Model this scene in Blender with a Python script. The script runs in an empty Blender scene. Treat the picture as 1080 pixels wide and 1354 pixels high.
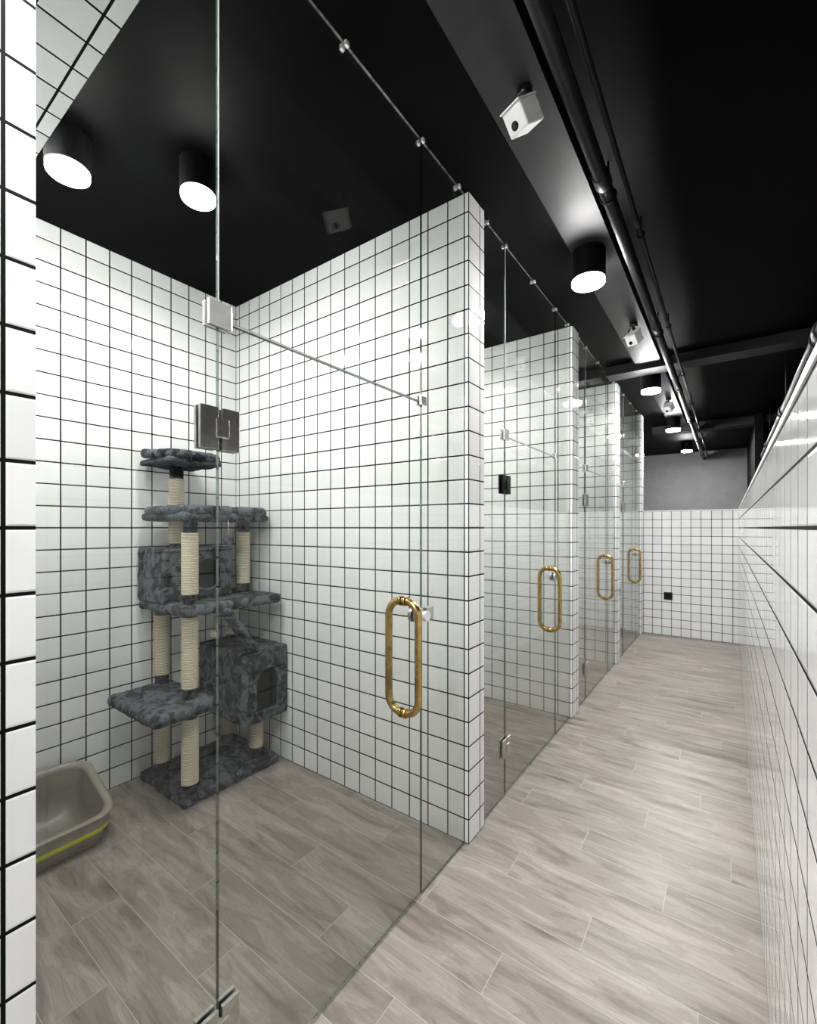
import bpy, bmesh, math, random
from mathutils import Vector, Matrix, noise
random.seed(3)
scene = bpy.context.scene
scene.view_settings.view_transform = 'Standard'
scene.view_settings.look = 'None'
scene.view_settings.exposure = 0.0

# ------------------------------------------------------------------ layout
H = 1.30; CEIL = 2.68
XP = -0.867      # corridor face of piers
XG = -0.887      # glass plane
XB = -2.50       # back wall of stalls
XR = 0.085       # right half wall
PIERS = [(0.08, 0.22), (1.625, 1.765), (3.12, 3.26), (4.60, 4.74), (6.05, 6.20)]
YF = 6.20; YEND = 9.6; YBK = -1.6

# ------------------------------------------------------------------ node helpers
def newmat(name):
    m = bpy.data.materials.new(name); m.use_nodes = True
    nt = m.node_tree
    b = nt.nodes['Principled BSDF']
    return m, nt, b
def math_n(nt, op, a, b=None, c=None):
    n = nt.nodes.new('ShaderNodeMath'); n.operation = op
    for i, v in enumerate((a, b, c)):
        if v is None: continue
        if isinstance(v, (int, float)): n.inputs[i].default_value = v
        else: nt.links.new(v, n.inputs[i])
    return n.outputs[0]
def smooth(nt, v, a, b, lo=0.0, hi=1.0):
    n = nt.nodes.new('ShaderNodeMapRange'); n.interpolation_type = 'SMOOTHSTEP'
    nt.links.new(v, n.inputs[0])
    n.inputs[1].default_value = a; n.inputs[2].default_value = b
    n.inputs[3].default_value = lo; n.inputs[4].default_value = hi
    return n.outputs[0]
def mixf(nt, f, a, b):
    n = nt.nodes.new('ShaderNodeMix'); n.data_type = 'FLOAT'
    for s, v in ((n.inputs[0], f), (n.inputs[2], a), (n.inputs[3], b)):
        if isinstance(v, (int, float)): s.default_value = v
        else: nt.links.new(v, s)
    return n.outputs[0]
def mixc(nt, f, a, b, mode='MIX'):
    n = nt.nodes.new('ShaderNodeMix'); n.data_type = 'RGBA'; n.blend_type = mode
    for s, v in ((n.inputs[0], f), (n.inputs[6], a), (n.inputs[7], b)):
        if isinstance(v, (int, float)): s.default_value = v
        elif isinstance(v, tuple): s.default_value = v if len(v) == 4 else (*v, 1)
        else: nt.links.new(v, s)
    return n.outputs[2]
def simple(name, col, rough=0.5, metal=0.0, nscale=0, nbump=0.0, var=0.0, spec=None):
    m, nt, b = newmat(name)
    b.inputs['Base Color'].default_value = (*col, 1)
    b.inputs['Roughness'].default_value = rough
    b.inputs['Metallic'].default_value = metal
    if spec is not None: b.inputs['Specular IOR Level'].default_value = spec
    if nscale:
        tc = nt.nodes.new('ShaderNodeTexCoord')
        n = nt.nodes.new('ShaderNodeTexNoise'); n.inputs['Scale'].default_value = nscale
        n.inputs['Detail'].default_value = 5
        nt.links.new(tc.outputs['Object'], n.inputs['Vector'])
        if nbump:
            bp = nt.nodes.new('ShaderNodeBump'); bp.inputs['Strength'].default_value = nbump
            bp.inputs['Distance'].default_value = 0.004
            nt.links.new(n.outputs[0], bp.inputs['Height']); nt.links.new(bp.outputs[0], b.inputs['Normal'])
        if var:
            c0 = tuple(max(0, c*(1-var)) for c in col); c1 = tuple(min(1, c*(1+var)) for c in col)
            f = smooth(nt, n.outputs[0], 0.35, 0.65)
            nt.links.new(mixc(nt, f, c0, c1), b.inputs['Base Color'])
    return m

def tile_mat(name, x0, y0, t=0.1):
    m, nt, b = newmat(name)
    g = nt.nodes.new('ShaderNodeNewGeometry')
    sp = nt.nodes.new('ShaderNodeSeparateXYZ'); nt.links.new(g.outputs['Position'], sp.inputs[0])
    sn = nt.nodes.new('ShaderNodeSeparateXYZ'); nt.links.new(g.outputs['True Normal'], sn.inputs[0])
    x = math_n(nt, 'DIVIDE', math_n(nt, 'SUBTRACT', sp.outputs[0], x0), t)
    y = math_n(nt, 'DIVIDE', math_n(nt, 'SUBTRACT', sp.outputs[1], y0), t)
    z = math_n(nt, 'DIVIDE', sp.outputs[2], t)
    nx = math_n(nt, 'GREATER_THAN', math_n(nt, 'ABSOLUTE', sn.outputs[0]), 0.7)
    nz = math_n(nt, 'GREATER_THAN', math_n(nt, 'ABSOLUTE', sn.outputs[2]), 0.7)
    u = mixf(nt, nx, x, y); v = mixf(nt, nz, z, y)
    def edge(s):
        f = math_n(nt, 'FRACT', math_n(nt, 'ADD', s, 100.0))
        return math_n(nt, 'SUBTRACT', 0.5, math_n(nt, 'ABSOLUTE', math_n(nt, 'SUBTRACT', f, 0.5)))
    d = math_n(nt, 'MINIMUM', edge(u), edge(v))
    mask = smooth(nt, d, 0.026, 0.034)
    cx = nt.nodes.new('ShaderNodeCombineXYZ')
    nt.links.new(math_n(nt, 'FLOOR', u), cx.inputs[0]); nt.links.new(math_n(nt, 'FLOOR', v), cx.inputs[1])
    wn = nt.nodes.new('ShaderNodeTexWhiteNoise'); wn.noise_dimensions = '3D'
    nt.links.new(cx.outputs[0], wn.inputs[0])
    tcol = mixc(nt, wn.outputs[0], (0.745, 0.755, 0.76), (0.815, 0.82, 0.82))
    nt.links.new(mixc(nt, mask, (0.003, 0.003, 0.003), tcol), b.inputs['Base Color'])
    nt.links.new(mixf(nt, mask, 0.8, 0.05), b.inputs['Roughness'])
    nt.links.new(mixf(nt, mask, 0.1, 0.8), b.inputs['Specular IOR Level'])
    ns = nt.nodes.new('ShaderNodeTexNoise'); ns.inputs['Scale'].default_value = 9; ns.inputs['Detail'].default_value = 1
    nt.links.new(g.outputs['Position'], ns.inputs['Vector'])
    hgt = math_n(nt, 'ADD', smooth(nt, d, 0.025, 0.06), math_n(nt, 'MULTIPLY', ns.outputs[0], 0.9))
    bp = nt.nodes.new('ShaderNodeBump'); bp.inputs['Strength'].default_value = 0.5; bp.inputs['Distance'].default_value = 0.0015
    nt.links.new(hgt, bp.inputs['Height']); nt.links.new(bp.outputs[0], b.inputs['Normal'])
    return m

def floor_mat():
    m, nt, b = newmat('wood_look_floor_tile')
    g = nt.nodes.new('ShaderNodeNewGeometry')
    sp = nt.nodes.new('ShaderNodeSeparateXYZ'); nt.links.new(g.outputs['Position'], sp.inputs[0])
    W, L = 0.148, 0.80
    yy = math_n(nt, 'DIVIDE', math_n(nt, 'ADD', sp.outputs[1], 20.0 - 0.70), W)
    row = math_n(nt, 'FLOOR', yy)
    off = math_n(nt, 'FRACT', math_n(nt, 'MULTIPLY', row, 0.3819))
    xx = math_n(nt, 'ADD', math_n(nt, 'DIVIDE', math_n(nt, 'ADD', sp.outputs[0], 20.0), L), off)
    col = math_n(nt, 'FLOOR', xx)
    def ed(s, size):
        f = math_n(nt, 'FRACT', s)
        return math_n(nt, 'MULTIPLY', math_n(nt, 'SUBTRACT', 0.5, math_n(nt, 'ABSOLUTE', math_n(nt, 'SUBTRACT', f, 0.5))), size)
    d = math_n(nt, 'MINIMUM', ed(yy, W), ed(xx, L))
    joint = smooth(nt, d, 0.0006, 0.0016)
    cx = nt.nodes.new('ShaderNodeCombineXYZ'); nt.links.new(row, cx.inputs[0]); nt.links.new(col, cx.inputs[1])
    wn = nt.nodes.new('ShaderNodeTexWhiteNoise'); nt.links.new(cx.outputs[0], wn.inputs[0])
    gx = math_n(nt, 'ADD', sp.outputs[0], math_n(nt, 'MULTIPLY', wn.outputs[0], 37.0))
    gv = nt.nodes.new('ShaderNodeCombineXYZ')
    nt.links.new(math_n(nt, 'MULTIPLY', gx, 2.0), gv.inputs[0]); nt.links.new(math_n(nt, 'MULTIPLY', sp.outputs[1], 10.0), gv.inputs[1])
    nt.links.new(math_n(nt, 'MULTIPLY', wn.outputs[0], 9.0), gv.inputs[2])
    n1 = nt.nodes.new('ShaderNodeTexNoise'); n1.inputs['Scale'].default_value = 1.5; n1.inputs['Detail'].default_value = 5
    n1.inputs['Roughness'].default_value = 0.52; n1.inputs['Distortion'].default_value = 1.0
    nt.links.new(gv.outputs[0], n1.inputs['Vector'])
    cont = math_n(nt, 'SINE', math_n(nt, 'MULTIPLY', n1.outputs[0], 60.0))
    gv2 = nt.nodes.new('ShaderNodeCombineXYZ')
    nt.links.new(math_n(nt, 'MULTIPLY', gx, 6.0), gv2.inputs[0]); nt.links.new(math_n(nt, 'MULTIPLY', sp.outputs[1], 130.0), gv2.inputs[1])
    n2 = nt.nodes.new('ShaderNodeTexNoise'); n2.inputs['Scale'].default_value = 1.0; n2.inputs['Detail'].default_value = 3
    nt.links.new(gv2.outputs[0], n2.inputs['Vector'])
    kv = nt.nodes.new('ShaderNodeCombineXYZ')
    nt.links.new(math_n(nt, 'MULTIPLY', gx, 2.2), kv.inputs[0]); nt.links.new(math_n(nt, 'MULTIPLY', sp.outputs[1], 7.0), kv.inputs[1])
    vo = nt.nodes.new('ShaderNodeTexVoronoi'); vo.inputs['Scale'].default_value = 1.0
    nt.links.new(kv.outputs[0], vo.inputs['Vector'])
    knot = smooth(nt, vo.outputs['Distance'], 0.02, 0.25)
    cr = nt.nodes.new('ShaderNodeValToRGB')
    e = cr.color_ramp.elements
    e[0].position = 0.27; e[0].color = (0.135, 0.114, 0.098, 1)
    e[1].position = 0.74; e[1].color = (0.350, 0.316, 0.290, 1)
    e2 = cr.color_ramp.elements.new(0.44); e2.color = (0.222, 0.195, 0.175, 1)
    e3 = cr.color_ramp.elements.new(0.58); e3.color = (0.285, 0.255, 0.232, 1)
    nt.links.new(n1.outputs[0], cr.inputs[0])
    c = mixc(nt, 1.0, cr.outputs[0], mixc(nt, smooth(nt, n2.outputs[0], 0.3, 0.65), (0.90, 0.895, 0.89), (1.05, 1.05, 1.05)), 'MULTIPLY')
    c = mixc(nt, 1.0, c, mixc(nt, smooth(nt, cont, -1.0, 0.2), (0.90, 0.89, 0.88), (1.02, 1.02, 1.02)), 'MULTIPLY')
    c = mixc(nt, 1.0, c, mixc(nt, knot, (0.48, 0.44, 0.41), (1.0, 1.0, 1.0)), 'MULTIPLY')
    c = mixc(nt, 1.0, c, mixc(nt, wn.outputs[0], (0.88, 0.88, 0.88), (1.10, 1.09, 1.08)), 'MULTIPLY')
    c = mixc(nt, joint, (0.37, 0.35, 0.325), c)
    nt.links.new(c, b.inputs['Base Color'])
    b.inputs['Roughness'].default_value = 0.40
    b.inputs['Specular IOR Level'].default_value = 0.6
    bp = nt.nodes.new('ShaderNodeBump'); bp.inputs['Strength'].default_value = 0.15; bp.inputs['Distance'].default_value = 0.002
    nt.links.new(math_n(nt, 'ADD', math_n(nt, 'MULTIPLY', n2.outputs[0], 0.35), joint), bp.inputs['Height'])
    nt.links.new(bp.outputs[0], b.inputs['Normal'])
    return m

def glass_mat(name, tint, base=0.05):
    m = bpy.data.materials.new(name); m.use_nodes = True; nt = m.node_tree; nt.nodes.clear()
    out = nt.nodes.new('ShaderNodeOutputMaterial')
    tr = nt.nodes.new('ShaderNodeBsdfTransparent'); tr.inputs[0].default_value = (*tint, 1)
    gl = nt.nodes.new('ShaderNodeBsdfGlossy'); gl.inputs['Roughness'].default_value = 0.0
    lw = nt.nodes.new('ShaderNodeLayerWeight'); lw.inputs[0].default_value = 0.5
    p = math_n(nt, 'POWER', lw.outputs['Facing'], 5.0)
    f = math_n(nt, 'ADD', math_n(nt, 'MULTIPLY', p, 1-base), base)
    mx = nt.nodes.new('ShaderNodeMixShader')
    nt.links.new(f, mx.inputs[0]); nt.links.new(tr.outputs[0], mx.inputs[1]); nt.links.new(gl.outputs[0], mx.inputs[2])
    nt.links.new(mx.outputs[0], out.inputs[0])
    return m
def emis(name, col, s):
    m = bpy.data.materials.new(name); m.use_nodes = True; nt = m.node_tree; nt.nodes.clear()
    out = nt.nodes.new('ShaderNodeOutputMaterial'); e = nt.nodes.new('ShaderNodeEmission')
    e.inputs[0].default_value = (*col, 1); e.inputs[1].default_value = s
    nt.links.new(e.outputs[0], out.inputs[0]); return m

M_ceil = simple('black_painted_ceiling', (0.0012, 0.0012, 0.0014), 0.6, 0, 3.0, 0.3, 0.4, 0.04)
M_beam = simple('dark_grey_painted_metal', (0.026, 0.026, 0.029), 0.5, 0, 8, 0.1, 0.1, 0.25)
M_beam2 = simple('charcoal_painted_concrete', (0.020, 0.020, 0.021), 0.6, 0, 8, 0.2, 0.15, 0.2)
M_pipe = simple('black_steel_pipe', (0.008, 0.008, 0.010), 0.42, 0.0, 20, 0.05, 0.1, 0.3)
M_greywall = simple('grey_plaster', (0.27, 0.275, 0.28), 0.8, 0, 6, 0.2, 0.05)
M_darkwall = simple('black_plaster', (0.003, 0.003, 0.0033), 0.7, 0, 6, 0.2, 0.1, 0.1)
M_floor = floor_mat()
M_glass = glass_mat('clear_glass', (0.93, 0.945, 0.925), 0.026)
M_gedge = glass_mat('polished_glass_edge', (0.22, 0.30, 0.27), 0.2)
M_chrome = simple('brushed_steel', (0.52, 0.51, 0.48), 0.28, 1.0, 60, 0.08, 0.12)
M_clip = simple('polished_chrome', (0.9, 0.9, 0.9), 0.15, 0.7, 30, 0.02, 0.05)
M_edge_highlight = simple('pale_edge_highlight', (0.45, 0.47, 0.46), 0.15, 0.0, 40, 0.02, 0.05, 0.8)  # pale grey standing in for the bright highlight on glass edges
M_gold = simple('aged_brass', (0.46, 0.31, 0.12), 0.27, 1.0, 45, 0.08, 0.2)
M_blackm = simple('matte_black_metal', (0.003, 0.003, 0.0035), 0.45, 0.0, 30, 0.03, 0.1, 0.2)
M_hole_shade = simple('black_hole_shade', (0.001, 0.001, 0.0012), 0.95, 0.0, 60, 0.05, 0.1, 0.0)  # black that paints the shade inside the condo openings
M_white = simple('white_plastic', (0.85, 0.85, 0.86), 0.35, 0, 30, 0.02, 0.02)
M_blackp = simple('black_plastic', (0.008, 0.008, 0.008), 0.3, 0, 30, 0.02, 0.1, 0.3)
M_lens = simple('lens_glass_black', (0.004, 0.004, 0.006), 0.05, 0, 30, 0.01, 0.1)
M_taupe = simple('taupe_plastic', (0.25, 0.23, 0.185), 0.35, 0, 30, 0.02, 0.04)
M_lime = simple('lime_plastic', (0.56, 0.62, 0.02), 0.35, 0, 30, 0.02, 0.04)
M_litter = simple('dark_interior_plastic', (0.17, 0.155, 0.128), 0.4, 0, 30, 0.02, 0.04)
M_lampC = emis('lamp_diffuser', (1.0, 0.988, 0.97), 520.0)
M_lampS = emis('stall_lamp_diffuser', (1.0, 0.988, 0.97), 350.0)
M_trim = simple('white_stone_cap', (0.8, 0.8, 0.8), 0.25, 0, 10, 0.02, 0.03)

def plush():
    m, nt, b = newmat('grey_plush')
    tc = nt.nodes.new('ShaderNodeTexCoord')
    n = nt.nodes.new('ShaderNodeTexNoise'); n.inputs['Scale'].default_value = 17; n.inputs['Detail'].default_value = 4
    n.inputs['Distortion'].default_value = 1.0
    n2 = nt.nodes.new('ShaderNodeTexNoise'); n2.inputs['Scale'].default_value = 220; n2.inputs['Detail'].default_value = 3
    nt.links.new(tc.outputs['Object'], n.inputs['Vector']); nt.links.new(tc.outputs['Object'], n2.inputs['Vector'])
    c = mixc(nt, smooth(nt, n.outputs[0], 0.40, 0.60), (0.018, 0.021, 0.026), (0.105, 0.116, 0.134))
    c = mixc(nt, 1.0, c, mixc(nt, smooth(nt, n2.outputs[0], 0.35, 0.65), (0.45, 0.45, 0.45), (1.35, 1.35, 1.35)), 'MULTIPLY')
    nt.links.new(c, b.inputs['Base Color']); b.inputs['Roughness'].default_value = 0.95
    b.inputs['Specular IOR Level'].default_value = 0.08
    b.inputs['Sheen Weight'].default_value = 0.04; b.inputs['Sheen Roughness'].default_value = 0.4
    bp = nt.nodes.new('ShaderNodeBump'); bp.inputs['Strength'].default_value = 0.9; bp.inputs['Distance'].default_value = 0.008
    nt.links.new(math_n(nt, 'ADD', n.outputs[0], math_n(nt, 'MULTIPLY', n2.outputs[0], 0.5)), bp.inputs['Height'])
    nt.links.new(bp.outputs[0], b.inputs['Normal'])
    return m
M_plush = plush()
def sisal():
    m, nt, b = newmat('sisal_rope')
    g = nt.nodes.new('ShaderNodeNewGeometry')
    sp = nt.nodes.new('ShaderNodeSeparateXYZ'); nt.links.new(g.outputs['Position'], sp.inputs[0])
    s = math_n(nt, 'SINE', math_n(nt, 'MULTIPLY', sp.outputs[2], 2*math.pi/0.008))
    n2 = nt.nodes.new('ShaderNodeTexNoise'); n2.inputs['Scale'].default_value = 150
    nt.links.new(g.outputs['Position'], n2.inputs['Vector'])
    c = mixc(nt, smooth(nt, s, -1, 0.3), (0.42, 0.34, 0.24), (0.90, 0.81, 0.65))
    c = mixc(nt, 1.0, c, mixc(nt, n2.outputs[0], (0.75, 0.75, 0.75), (1.15, 1.15, 1.15)), 'MULTIPLY')
    nt.links.new(c, b.inputs['Base Color']); b.inputs['Roughness'].default_value = 0.85
    bp = nt.nodes.new('ShaderNodeBump'); bp.inputs['Strength'].default_value = 0.7; bp.inputs['Distance'].default_value = 0.003
    nt.links.new(s, bp.inputs['Height']); nt.links.new(bp.outputs[0], b.inputs['Normal'])
    return m
M_sisal = sisal()

# ------------------------------------------------------------------ mesh helpers
def link(me, name, parent=None, mats=()):
    o = bpy.data.objects.new(name, me); scene.collection.objects.link(o)
    for m in mats: me.materials.append(m)
    if parent: o.parent = parent
    return o
def bm_to(bm, name, parent=None, mats=(), smooth_=False):
    me = bpy.data.meshes.new(name); bm.normal_update(); bm.to_mesh(me); bm.free()
    if smooth_:
        for p in me.polygons: p.use_smooth = True
    return link(me, name, parent, mats)
def add_box(bm, x0, x1, y0, y1, z0, z1, mi=0):
    r = bmesh.ops.create_cube(bm, size=1)
    for v in r['verts']:
        v.co = Vector(((x0+x1)/2 + v.co.x*(x1-x0), (y0+y1)/2 + v.co.y*(y1-y0), (z0+z1)/2 + v.co.z*(z1-z0)))
    fs = set(f for v in r['verts'] for f in v.link_faces)
    for f in fs: f.material_index = mi
    return r['verts']
def box(name, x0, x1, y0, y1, z0, z1, mat, parent=None, bev=0.0, seg=3):
    bm = bmesh.new(); add_box(bm, x0, x1, y0, y1, z0, z1)
    if bev: bmesh.ops.bevel(bm, geom=bm.edges[:], offset=bev, segments=seg, affect='EDGES', profile=0.5)
    return bm_to(bm, name, parent, (mat,), False)
def cyl(name, p0, p1, r, mat, parent=None, n=32, r2=None, bev=0.0):
    p0 = Vector(p0); p1 = Vector(p1); d = p1-p0
    bm = bmesh.new()
    bmesh.ops.create_cone(bm, cap_ends=True, segments=n, radius1=r, radius2=r if r2 is None else r2, depth=d.length)
    if bev:
        es = [e for e in bm.edges if any(len(f.verts) > 4 for f in e.link_faces)]
        bmesh.ops.bevel(bm, geom=es, offset=bev, segments=3, affect='EDGES', profile=0.5)
    q = Vector((0, 0, 1)).rotation_difference(d.normalized())
    bmesh.ops.transform(bm, matrix=Matrix.Translation((p0+p1)/2) @ q.to_matrix().to_4x4(), verts=bm.verts)
    o = bm_to(bm, name, parent, (mat,), True)
    for p in o.data.polygons:
        if len(p.vertices) > 4: p.use_smooth = False
    return o
def empty(name, loc=(0, 0, 0)):
    e = bpy.data.objects.new(name, None); e.location = loc; e.empty_display_size = 0.1
    scene.collection.objects.link(e); return e
def torus(name, c, R, r, mat, parent, axis='Z'):
    bm = bmesh.new()
    N, K = 40, 12; vs = []
    for i in range(N):
        a = 2*math.pi*i/N; ring = []
        for k in range(K):
            b = 2*math.pi*k/K
            p = ((R+r*math.cos(b))*math.cos(a), (R+r*math.cos(b))*math.sin(a), r*math.sin(b))
            if axis == 'Y': p = (p[0], p[2], p[1])
            if axis == 'X': p = (p[2], p[0], p[1])
            ring.append(bm.verts.new(Vector(c)+Vector(p)))
        vs.append(ring)
    for i in range(N):
        for k in range(K):
            bm.faces.new((vs[i][k], vs[(i+1) % N][k], vs[(i+1) % N][(k+1) % K], vs[i][(k+1) % K]))
    bmesh.ops.recalc_face_normals(bm, faces=bm.faces)
    return bm_to(bm, name, parent, (mat,), True)
def tube(name, pts, r, mat, parent=None, closed=False, K=16):
    pts = [Vector(p) for p in pts]; n = len(pts)
    bm = bmesh.new(); rings = []
    up = None
    for i in range(n):
        if closed: t = (pts[(i+1) % n]-pts[i-1]).normalized()
        else: t = (pts[min(i+1, n-1)]-pts[max(i-1, 0)]).normalized()
        if up is None:
            up = t.orthogonal().normalized()
        up = (up - t*up.dot(t)).normalized()
        s = t.cross(up)
        rings.append([bm.verts.new(pts[i]+up*r*math.cos(2*math.pi*k/K)+s*r*math.sin(2*math.pi*k/K)) for k in range(K)])
    for i in range(n if closed else n-1):
        a = rings[i]; b = rings[(i+1) % n]
        for k in range(K): bm.faces.new((a[k], a[(k+1) % K], b[(k+1) % K], b[k]))
    if not closed:
        bm.faces.new(rings[0]); bm.faces.new(rings[-1])
    bmesh.ops.recalc_face_normals(bm, faces=bm.faces)
    return bm_to(bm, name, parent, (mat,), True)

# ------------------------------------------------------------------ room shell
box('floor', -2.65, 1.5, YBK-0.1, YEND+0.1, -0.1, 0.0, M_floor)
box('ceiling', -2.65, 1.5, YBK-0.1, YEND+0.1, CEIL, CEIL+0.1, M_ceil)
T_back = tile_mat('white_square_tile_back', XP, 1.625)
box('wall_left', XB-0.12, XB, YBK, YF, 0, CEIL, T_back)
for i, (a, b_) in enumerate(PIERS):
    m = tile_mat('white_square_tile_partition_%d' % i, XP, a if i else 0.182)
    box('wall_partition_%d' % (i+1), XB, XP, a, b_, 0, CEIL, m)
T_c = tile_mat('white_square_tile_corridor', XP, 0.0)
box('wall_right', XR, XR+0.12, YBK, YF+0.12, 0, 1.5, T_c)
box('wall_far', XP, XR, YF, YF+0.12, 0, 1.5, T_c)
box('trim_1', XP, XR+0.12, YF-0.004, YF+0.125, 1.5, 1.512, M_trim)
box('trim_2', XR-0.004, XR+0.125, YBK, YF-0.005, 1.5, 1.512, M_trim)
box('wall_left_entry', XB, XP, YBK, 0.08, 0, CEIL, T_c)
box('wall_rear', -2.65, 1.5, YBK-0.1, YBK, 0, CEIL, M_greywall)
box('wall_end', -2.65, 1.5, YEND, YEND+0.1, 0, CEIL, M_greywall)
box('wall_far_left', -2.65, -2.5, YF, YEND, 0, CEIL, M_darkwall)
box('wall_far_right', 0.25, 0.33, YF+0.6, YEND, 0, CEIL, M_darkwall)
box('wall_outer_right', 1.4, 1.5, YBK, YEND, 0, CEIL, M_darkwall)
box('soffit', XB, XG-0.02, 0.22, 0.455, 2.48, CEIL, tile_mat('white_square_tile_soffit', XP, 0.22))

# ceiling structure
box('ceiling_beam', -0.86, 1.4, 4.10, 4.28, 2.605, CEIL, M_beam2)
box('ceiling_beam', -0.86, 1.4, 6.9, 7.1, 2.58, CEIL, M_beam2)
box('cable_trunking', -0.625, -0.445, YBK, 4.10, 2.64, CEIL, M_beam)
box('cable_trunking', -0.625, -0.445, 4.28, 6.9, 2.64, CEIL, M_beam)

def pipe_run(name, x, z, r, y0, y1, step, hang=True):
    e = empty(name, (x, y0, z))
    def P(o): o.parent = e; o.matrix_parent_inverse = Matrix.Translation(-Vector(e.location)); return o
    P(cyl('pipe', (x, y0, z), (x, y1, z), r, M_pipe, None, 24))
    y = y0+0.4; k = 0
    while y < y1-0.05:
        P(cyl('coupling_%d' % k, (x, y-0.03, z), (x, y+0.03, z), r*1.22, M_pipe, None, 24, bev=0.003))
        if hang: P(cyl('hanger_%d' % k, (x, y+0.1, z+r*0.5), (x, y+0.1, CEIL), 0.004, M_blackm, None, 8))
        P(torus('ring_%d' % k, (x, y+0.1, z), r+0.003, 0.004, M_blackm, None, 'Y'))
        y += step; k += 1
pipe_run('ceiling_pipe', -0.370, 2.550, 0.024, YBK, YEND, 1.45)
pipe_run('ceiling_pipe', -0.318, 2.60, 0.010, YBK, YEND, 1.1)
pipe_run('ceiling_pipe', 0.34, 2.15, 0.042, 0.6, 6.7, 1.6)

# ------------------------------------------------------------------ lamps
def lamp(x, y, ztop, r=0.078, h=0.14, mat=None):
    e = empty('ceiling_downlight', (x, y, ztop))
    def P(o): o.parent = e; o.matrix_parent_inverse = Matrix.Translation(-Vector((x, y, ztop))); return o
    zb = ztop-h
    bm = bmesh.new(); N = 48
    prof = [(0.0, ztop), (r-0.003, ztop), (r, ztop-0.003), (r, zb+0.002), (r-0.002, zb), (r-0.006, zb), (r-0.007, zb+0.02), (0.0, zb+0.02)]
    rings = []
    for pr, pz in prof:
        if pr == 0: rings.append([bm.verts.new((x, y, pz))]); continue
        rings.append([bm.verts.new((x+pr*math.cos(2*math.pi*k/N), y+pr*math.sin(2*math.pi*k/N), pz)) for k in range(N)])
    for a, b in zip(rings, rings[1:]):
        for k in range(N):
            k2 = (k+1) % N
            if len(a) == 1: bm.faces.new((a[0], b[k], b[k2]))
            elif len(b) == 1: bm.faces.new((a[k], a[k2], b[0]))
            else: bm.faces.new((a[k], b[k], b[k2], a[k2]))
    bmesh.ops.recalc_face_normals(bm, faces=bm.faces)
    P(bm_to(bm, 'housing', None, (M_blackm,), False))
    P(cyl('diffuser', (x, y, zb+0.018), (x, y, zb-0.020), r-0.004, mat or M_lampC, None, 40, bev=0.004))
for y in (-1.35, 0.05, 2.26, 4.38, 6.28, 8.4):
    lamp(-0.555, y, 2.64 if y < 6.9 else CEIL, 0.078)
lamp(-1.63, 0.90, CEIL, 0.064, 0.12, M_lampS)
lamp(-1.885, 0.568, CEIL, 0.068, 0.12, M_lampS)  # added lamp standing in for a lamp's reflection in the glass
for y in (2.45, 3.95, 5.4):
    lamp(-1.63, y, CEIL, 0.066, 0.13, M_lampS)

# ------------------------------------------------------------------ security cameras
def seccam(x, y, z):
    e = empty('security_camera', (x, y, z))
    def P(o): o.parent = e; return o
    body = P(box('body', -0.034, 0.034, -0.046, 0.046, -0.034, 0.034, M_white, None, 0.005))
    face = P(cyl('lens_ring', (-0.006, -0.040, -0.012), (-0.006, -0.047, -0.012), 0.012, M_blackp, None, 28))
    lens = P(cyl('lens', (-0.006, -0.046, -0.012), (-0.006, -0.049, -0.012), 0.008, M_lens, None, 24))
    top = P(box('sunshade', -0.036, 0.036, -0.052, 0.048, 0.032, 0.037, M_white, None, 0.002))
    R = Matrix.Rotation(math.radians(-20), 4, 'Z') @ Matrix.Rotation(math.radians(38), 4, 'X')
    for o in (body, face, lens, top): o.matrix_basis = R
    P(tube('arm', [(0, 0.02, 0.035), (-0.005, 0.03, 0.06), (-0.008, 0.03, 0.085)], 0.009, M_blackp))
    P(cyl('mount', (-0.008, 0.03, 0.08), (-0.008, 0.03, 2.64-z), 0.024, M_blackp, None, 24))
    P(tube('cable', [(0.0, 0.045, 0.0), (-0.03, 0.06, 0.02), (-0.045, 0.05, 0.055), (-0.03, 0.04, 0.084)], 0.004, M_blackp))
for y in (1.28, 3.19, 5.25): seccam(-0.50, y, 2.53)

# ------------------------------------------------------------------ glass fronts
GT = 0.0035
def pane(name, y0, y1, z0, z1, parent):
    bm = bmesh.new(); add_box(bm, XG-GT, XG+GT, y0, y1, z0, z1)
    bm.normal_update()
    for f in bm.faces: f.material_index = 0 if abs(f.normal.x) > 0.5 else 1
    return bm_to(bm, name, parent, (M_glass, M_gedge))
G0 = GT+0.0005
def hinge(name, y, z, parent, mat):
    for s, nm in ((1, 'front'), (-1, 'back')):
        xx = XG+G0*s
        for side in (-1, 1):
            a, b = sorted((y+side*0.004, y+side*0.045))
            x0, x1 = sorted((xx, xx+0.009*s))
            box('%s_%s_plate_%d' % (name, nm, side+2), x0, x1, a, b, z-0.045, z+0.045, mat, parent, 0.0015, 2)
        x0, x1 = sorted((xx+0.0, xx+0.014*s))
        box('%s_%s_knuckle' % (name, nm), x0, x1, y-0.012, y+0.018, z-0.020, z+0.020, mat, parent, 0.002, 2)
def clip(name, y, z, parent, s=0.024):
    for sg in (1, -1):
        x0, x1 = sorted((XG+G0*sg, XG+(G0+0.010)*sg))
        box('%s_%d' % (name, sg+2), x0, x1, y-s, y+s, z-s, z+s, M_clip, parent, 0.0015, 2)
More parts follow.
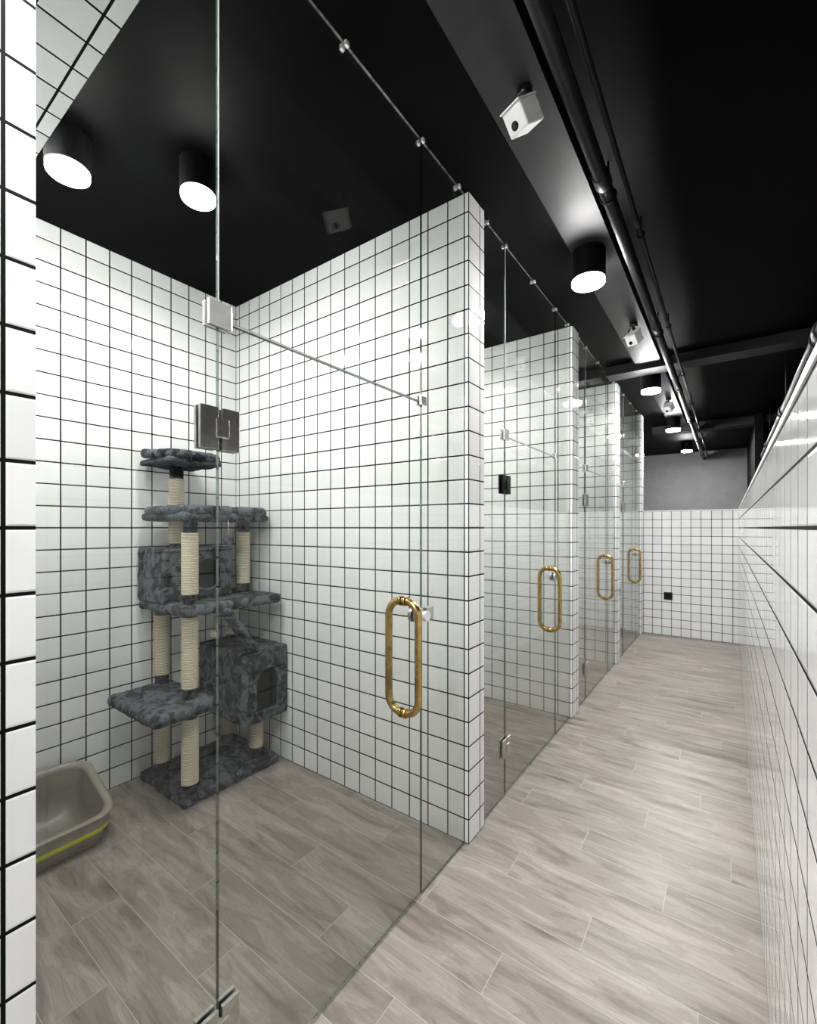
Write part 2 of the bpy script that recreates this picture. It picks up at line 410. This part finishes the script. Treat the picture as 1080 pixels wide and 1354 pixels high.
def handle(y, z, parent, hh=0.40, w=0.148):
    r = 0.0125; R = 0.052
    pts = []
    hw = w/2-r; H2 = hh/2-r
    for (cx, cz, a0) in ((hw-R, H2-R, 0), (-(hw-R), H2-R, 90), (-(hw-R), -(H2-R), 180), (hw-R, -(H2-R), 270)):
        for k in range(13):
            a = math.radians(a0+90*k/12)
            pts.append((XG+cx+R*math.cos(a), y, z+cz+R*math.sin(a)))
    o = tube('pull_handle', pts, r, M_gold, parent, True, 20)
    for s in (-1, 1):
        for sg in (-1, 1):
            cyl('handle_washer_%d_%d' % (s+2, sg+2), (XG+G0*sg, y, z+s*(H2)), (XG+0.014*sg, y, z+s*(H2)), r+0.004, M_gold, parent, 24)
    return o
for i in range(4):
    a = PIERS[i][1]; b = PIERS[i+1][0]
    e = empty('glass_partition_door', (0, 0, 0))
    yh = 0.532 if i == 0 else a+0.265
    yd = yh+0.773
    g = 0.0015
    pane('side_panel_hinge', a+0.001, yh-g, 0.004, CEIL-0.004, e)
    pane('door_leaf', yh+g, yd-g, 0.010, 1.742, e)
    pane('transom', yh+g, yd-g, 1.748, CEIL-0.004, e)
    pane('side_panel_latch', yd+g, b-0.001, 0.004, CEIL-0.004, e)
    box('joint_highlight', XG-GT, XG+GT+0.0006, yh-0.0014, yh+0.0014, 1.78, CEIL-0.01, M_edge_highlight, e)  # added pale strip, paints the bright edge of the upper joint
    box('transom_highlight', XG-GT, XG+GT+0.0006, yh+0.02, yd-0.02, 1.7435, 1.7465, M_edge_highlight, e)  # added pale strip, paints the bright line under the transom
    mh = M_chrome if i == 0 else (M_blackm if i == 1 else M_chrome)
    hinge('hinge_top', yh, 1.51, e, mh)
    hinge('hinge_bottom', yh, 0.235, e, M_chrome)
    clip('clip_a', yh, 1.752, e, 0.026)
    clip('clip_b', yd, 1.750, e, 0.017)
    for k, yy in enumerate((a+0.06, yh, (yh+yd)/2, yd, b-0.06)):
        clip('top_clip_%d' % k, yy, CEIL-0.010, e, 0.007)
    yl = yd-0.105
    handle(yl, 0.867, e)
    for sg in (1, -1):
        cyl('lock_rose_%d' % (sg+2), (XG+G0*sg, yd-0.032, 0.997), (XG+0.018*sg, yd-0.032, 0.997), 0.026, M_chrome, e, 32, bev=0.002)
    cyl('lock_stem', (XG+0.018, yd-0.032, 0.997), (XG+0.034, yd-0.032, 0.997), 0.011, M_chrome, e, 24)
    cyl('lock_thumbturn', (XG+0.032, yd-0.032, 0.997), (XG+0.052, yd-0.032, 0.997), 0.018, M_clip, e, 32, bev=0.003)
    box('lock_keeper', XG+G0, XG+0.022, yd+0.006, yd+0.050, 0.972, 1.020, M_chrome, e, 0.003, 3)

# ------------------------------------------------------------------ socket
e = empty('wall_socket', (-0.60, YF, 0.478))
box('plate', -0.045, 0.045, -0.010, 0.0, -0.045, 0.045, M_blackp, e, 0.002)
box('rocker', -0.025, 0.025, -0.013, -0.009, -0.025, 0.025, M_blackm, e, 0.002)

# ------------------------------------------------------------------ cat tree
cat = empty('cat_tree', (-2.25, 1.3, 0))
def CP(o):
    o.parent = cat; o.matrix_parent_inverse = Matrix.Translation(-Vector(cat.location)); return o
def fuzz(v, amp):
    return noise.noise_vector(v*28)*amp + noise.noise_vector(v*80)*amp*0.5
def plush_obj(bm, name, amp=0.004):
    for v in bm.verts: v.co += fuzz(v.co, amp)
    return CP(bm_to(bm, name, None, (M_plush,), True))
def grid_box(x0, x1, y0, y1, z0, z1, rad, cell=0.014):
    bm = bmesh.new()
    dims = (x1-x0, y1-y0, z1-z0)
    nseg = [max(3, int(round(d/cell))) for d in dims]
    vd = {}
    c = Vector(((x0+x1)/2, (y0+y1)/2, (z0+z1)/2)); hd = Vector(dims)/2
    rad = min(rad, min(hd)*0.98)
    def V(i, j, k):
        key = (i, j, k)
        if key not in vd:
            p = Vector((-hd.x+dims[0]*i/nseg[0], -hd.y+dims[1]*j/nseg[1], -hd.z+dims[2]*k/nseg[2]))
            q = Vector([max(-h+rad, min(h-rad, a)) for a, h in zip(p, hd)])
            d = p-q
            if d.length > 1e-9: p = q+d.normalized()*rad
            vd[key] = bm.verts.new(c+p)
        return vd[key]
    nx, ny, nz = nseg
    for i in range(nx):
        for j in range(ny):
            bm.faces.new((V(i, j, 0), V(i, j+1, 0), V(i+1, j+1, 0), V(i+1, j, 0)))
            bm.faces.new((V(i, j, nz), V(i+1, j, nz), V(i+1, j+1, nz), V(i, j+1, nz)))
    for i in range(nx):
        for k in range(nz):
            bm.faces.new((V(i, 0, k), V(i+1, 0, k), V(i+1, 0, k+1), V(i, 0, k+1)))
            bm.faces.new((V(i, ny, k), V(i, ny, k+1), V(i+1, ny, k+1), V(i+1, ny, k)))
    for j in range(ny):
        for k in range(nz):
            bm.faces.new((V(0, j, k), V(0, j, k+1), V(0, j+1, k+1), V(0, j+1, k)))
            bm.faces.new((V(nx, j, k), V(nx, j+1, k), V(nx, j+1, k+1), V(nx, j, k+1)))
    return bm
def plush_box(name, *a, rad=0.015, amp=0.005):
    return plush_obj(grid_box(*a, rad), name, amp)
def bolster(name, pts, r, closed=True, amp=0.005):
    dense = []
    n = len(pts)
    for i in range(n if closed else n-1):
        p, q = Vector(pts[i]), Vector(pts[(i+1) % n])
        m = max(1, int((q-p).length/0.012))
        for k in range(m): dense.append(p.lerp(q, k/m))
    if not closed: dense.append(Vector(pts[-1]))
    o = tube(name, dense, r, M_plush, None, closed, 14)
    for v in o.data.vertices:
        v.co += noise.noise_vector(v.co*30)*amp
    return CP(o)
def rrect(cx, cy, z, hx, hy, R, n=6, lift=None):
    pts = []
    for (ox, oy, a0) in ((1, 1, 0), (-1, 1, 90), (-1, -1, 180), (1, -1, 270)):
        for k in range(n+1):
            a = math.radians(a0+90*k/n)
            x = cx+ox*(hx-R)+R*math.cos(a); y = cy+oy*(hy-R)+R*math.sin(a)
            pts.append((x, y, z+(lift(x, y) if lift else 0)))
    return pts
def post(name, x, y, z0, z1, s0, s1):
    CP(cyl(name+'_core', (x, y, z0), (x, y, z1), 0.033, M_plush, None, 24))
    bm = bmesh.new(); N = 24; st = 0.004; n = int((s1-s0)/st)
    rings = []
    for i in range(n+1):
        rr = 0.0375 + 0.0014*math.cos(math.pi*i)
        rings.append([bm.verts.new((x+rr*math.cos(2*math.pi*k/N), y+rr*math.sin(2*math.pi*k/N), s0+i*st)) for k in range(N)])
    for a, b in zip(rings, rings[1:]):
        for k in range(N): bm.faces.new((a[k], a[(k+1) % N], b[(k+1) % N], b[k]))
    bm.faces.new(rings[0][::-1]); bm.faces.new(rings[-1])
    CP(bm_to(bm, name+'_sisal', None, (M_sisal,), True))
def arch_loop(yc, z0, zs, hw):
    pts = []
    n = 8
    for k in range(n): pts.append((yc-hw+2*hw*k/n, z0))
    for k in range(5): pts.append((yc+hw, z0+(zs-z0)*k/5))
    for k in range(21):
        a = math.radians(180*k/20); pts.append((yc+hw*math.cos(a), zs+hw*math.sin(a)))
    for k in range(1, 5): pts.append((yc-hw, zs-(zs-z0)*k/5))
    return pts
def circle_loop(yc, zc, r, n=36):
    return [(yc+r*math.cos(2*math.pi*k/n), zc+r*math.sin(2*math.pi*k/n)) for k in range(n)]
def condo(name, x0, x1, y0, y1, z0, z1, loop, cen, t=0.028, rad=0.012):
    plush_box(name+'_bottom', x0, x1, y0, y1, z0, z0+t, rad=rad, amp=0.003)
    plush_box(name+'_top', x0, x1, y0, y1, z1-t, z1, rad=rad, amp=0.003)
    plush_box(name+'_back', x0, x0+t, y0, y1, z0+0.008, z1-0.008, rad=rad, amp=0.003)
    plush_box(name+'_side_a', x0+0.004, x1-0.004, y0, y0+t, z0+0.008, z1-0.008, rad=rad, amp=0.003)
    plush_box(name+'_side_b', x0+0.004, x1-0.004, y1-t, y1, z0+0.008, z1-0.008, rad=rad, amp=0.003)
    # shade in the opening as colour: added black open-fronted box just inside the panels
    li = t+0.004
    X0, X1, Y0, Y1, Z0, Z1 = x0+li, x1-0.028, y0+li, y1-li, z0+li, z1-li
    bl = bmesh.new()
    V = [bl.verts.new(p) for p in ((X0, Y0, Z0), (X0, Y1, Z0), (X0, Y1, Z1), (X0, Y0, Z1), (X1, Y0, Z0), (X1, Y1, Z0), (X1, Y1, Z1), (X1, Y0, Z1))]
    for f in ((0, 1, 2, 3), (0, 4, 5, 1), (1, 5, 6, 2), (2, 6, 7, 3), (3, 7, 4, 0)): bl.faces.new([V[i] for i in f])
    CP(bm_to(bl, name+'_hole_shade', None, (M_hole_shade,)))
    bm = bmesh.new()
    ya, yb, za, zb = y0+0.004, y1-0.004, z0+0.006, z1-0.006
    cy, cz = cen
    xs = x1-0.002
    outer = []
    for (py, pz) in loop:
        dy, dz = py-cy, pz-cz
        ts = []
        if dy > 1e-9: ts.append((yb-cy)/dy)
        if dy < -1e-9: ts.append((ya-cy)/dy)
        if dz > 1e-9: ts.append((zb-cz)/dz)
        if dz < -1e-9: ts.append((za-cz)/dz)
        tt = min(ts); outer.append((cy+dy*tt, cz+dz*tt))
    for c in ((ya, za), (ya, zb), (yb, za), (yb, zb)):
        k = min(range(len(outer)), key=lambda i: (outer[i][0]-c[0])**2+(outer[i][1]-c[1])**2)
        outer[k] = c
    K = 4; n = len(loop)
    fr = [[bm.verts.new((xs, l[0]+(o[0]-l[0])*k/K, l[1]+(o[1]-l[1])*k/K)) for l, o in zip(loop, outer)] for k in range(K+1)]
    bk = [bm.verts.new((xs-0.026, l[0], l[1])) for l in loop]
    for k in range(K):
        for i in range(n):
            j = (i+1) % n
            bm.faces.new((fr[k][i], fr[k][j], fr[k+1][j], fr[k+1][i]))
    for i in range(n):
        j = (i+1) % n
        bm.faces.new((bk[i], bk[j], fr[0][j], fr[0][i]))
    bmesh.ops.recalc_face_normals(bm, faces=bm.faces)
    plush_obj(bm, name+'_front', 0.002)
    bolster(name+'_opening_trim', [(xs+0.003, l[0], l[1]) for l in loop], 0.009, True, 0.002)

plush_box('base', -2.47, -2.03, 1.05, 1.59, 0.0, 0.045, rad=0.014)
F = (-2.085, 1.11); B = (-2.40, 1.13); R_ = (-2.12, 1.50); RB = (-2.40, 1.50)
post('post_front', *F, 0.04, 0.46, 0.09, 0.40)
post('post_front_mid', *F, 0.47, 0.90, 0.54, 0.88)
post('post_front_upper', *F, 0.93, 1.34, 0.985, 1.28)
post('post_rear_lower', *B, 0.04, 0.46, 0.09, 0.40)
post('post_rear_mid', *B, 0.47, 0.91, 0.54, 0.85)
post('post_right_lower', *R_, 0.04, 0.29, 0.10, 0.235)
post('post_right_rear_lower', *RB, 0.04, 0.29, 0.10, 0.235)
post('post_right_rear_upper', -2.27, 1.52, 0.92, 1.35, 0.985, 1.28)
post('post_crown', -2.32, 1.165, 1.18, 1.63, 1.22, 1.555)
plush_box('platform_low', -2.45, -1.97, 0.89, 1.20, 0.435, 0.49, rad=0.022)
condo('condo_lower', -2.44, -2.0, 1.35, 1.62, 0.275, 0.655, arch_loop(1.488, 0.325, 0.480, 0.078), (1.488, 0.435))
post('post_shelf_support', -2.38, 1.52, 0.64, 0.90, 0.68, 0.86)
plush_box('platform_mid', -2.47, -2.02, 1.04, 1.60, 0.885, 0.935, rad=0.02)
condo('condo_upper', -2.475, -2.19, 1.04, 1.40, 0.925, 1.20, circle_loop(1.26, 1.065, 0.086), (1.26, 1.065))
def ramp():
    p0 = Vector((-2.03, 1.25, 0.90)); p1 = Vector((-2.02, 1.42, 0.655))
    d = (p1-p0); L = d.length; d.normalize()
    side = Vector((1, 0, 0)); side = (side-d*side.dot(d)).normalized(); nrm = side.cross(d)
    M = Matrix((( side.x, nrm.x, d.x, 0), (side.y, nrm.y, d.y, 0), (side.z, nrm.z, d.z, 0), (0, 0, 0, 1)))
    bm = grid_box(-0.055, 0.055, -0.010, 0.010, 0, L, 0.008)
    bmesh.ops.transform(bm, matrix=Matrix.Translation(p0) @ M, verts=bm.verts)
    plush_obj(bm, 'ramp', 0.002)
    for k in range(4):
        c = p0+d*(L*(k+0.7)/4.4)
        for sgn in (1, -1):
            CP(cyl('ramp_rung_%d_%d' % (k, sgn+1), c+side*0.055-nrm*0.013*sgn, c-side*0.055-nrm*0.013*sgn, 0.007, M_plush, None, 12))
ramp()
plush_box('perch_left', -2.44, -2.02, 1.04, 1.32, 1.335, 1.375, rad=0.018)
bolster('perch_left_rim', rrect(-2.23, 1.18, 1.385, 0.195, 0.125, 0.06), 0.024)
plush_box('perch_right', -2.46, -2.13, 1.34, 1.60, 1.335, 1.37, rad=0.018)
bolster('perch_right_rim', rrect(-2.295, 1.465, 1.385, 0.150, 0.115, 0.06), 0.028)
plush_box('crown_bed', -2.46, -2.15, 1.04, 1.32, 1.615, 1.645, rad=0.014)
bolster('crown_bed_rim', rrect(-2.305, 1.18, 1.658, 0.148, 0.132, 0.07, 6, lambda x, y: 0.03*max(0, (-2.305-x)/0.148)), 0.024)
for k, (x, y, z, zt, m) in enumerate(((-2.14, 1.27, 0.76, 0.89, M_sisal), (-2.02, 1.27, 1.24, 1.34, M_plush))):
    bm = bmesh.new(); bmesh.ops.create_icosphere(bm, subdivisions=3, radius=0.024)
    for v in bm.verts: v.co = v.co*(1+0.12*noise.noise(v.co*150)) + Vector((x, y, z))
    CP(bm_to(bm, 'pompom_%d' % k, None, (m,), True))
    CP(cyl('pompom_string_%d' % k, (x, y, z), (x, y, zt), 0.0015, M_sisal, None, 6))

# ------------------------------------------------------------------ litter box
def litter():
    cx, cy = -2.265, 0.545
    root = empty('cat_litter_box', (cx, cy, 0))
    hx, hy = 0.165, 0.225
    N = 8
    def ring(grow, zf, R):
        pts = []
        for (sx, sy, a0) in ((1, 1, 0), (-1, 1, 90), (-1, -1, 180), (1, -1, 270)):
            for k in range(N+1):
                a = math.radians(a0+90*k/N)
                px = sx*(hx+grow-R)+R*math.cos(a); py = sy*(hy+grow-R)+R*math.sin(a)
                pts.append((px, py, zf(px, py)))
        return pts
    def rimz(px, py):
        t = (px+hx+0.03)/(2*hx+0.06); t = max(0, min(1, t))
        s = t*t*(3-2*t)
        return 0.225*(1-s)+0.125*s
    def lev(f, dz=0): return lambda x, y: rimz(x, y)*f+dz
    lvl = lambda z0: (lambda x, y: z0)
    prof = [
        (-0.015, lvl(0.0), 0.06, 0), (0.0, lvl(0.008), 0.07, 0), (0.012, lvl(0.050), 0.08, 0),
        (0.022, lvl(0.060), 0.085, 1), (0.024, lvl(0.078), 0.085, 0), (0.018, lvl(0.082), 0.085, 0), (0.028, lev(0.95), 0.09, 0), (0.036, lev(0.97), 0.095, 0),
        (0.037, lev(1.0), 0.095, 0), (0.030, lev(1.0, 0.004), 0.09, 0), (0.012, lev(1.0, 0.003), 0.08, 0),
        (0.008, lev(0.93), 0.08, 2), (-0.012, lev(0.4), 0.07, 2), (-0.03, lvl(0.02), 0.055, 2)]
    bm = bmesh.new(); rings = []
    for g, zf, R, mi in prof: rings.append([bm.verts.new(p) for p in ring(g, zf, R)])
    n = len(rings[0])
    for i in range(len(rings)-1):
        for k in range(n):
            f = bm.faces.new((rings[i][k], rings[i][(k+1) % n], rings[i+1][(k+1) % n], rings[i+1][k])); f.material_index = prof[i][3]
    bm.faces.new(rings[0][::-1]); f = bm.faces.new(rings[-1]); f.material_index = 2
    bmesh.ops.recalc_face_normals(bm, faces=bm.faces)
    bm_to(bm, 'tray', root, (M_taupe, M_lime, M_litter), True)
litter()

# ------------------------------------------------------------------ world, camera
w = bpy.data.worlds.new('World'); scene.world = w; w.use_nodes = True
w.node_tree.nodes['Background'].inputs[0].default_value = (0.5, 0.52, 0.55, 1)
w.node_tree.nodes['Background'].inputs[1].default_value = 0.02
cam = bpy.data.cameras.new('camera'); co = bpy.data.objects.new('camera', cam); scene.collection.objects.link(co)
cam.sensor_fit = 'HORIZONTAL'; cam.sensor_width = 36; cam.lens = 36*588/1080
cam.shift_y = 21/1080; cam.clip_start = 0.01
co.location = (0, 0, H); co.rotation_euler = (math.radians(90), 0, math.radians(35.8))
scene.camera = co
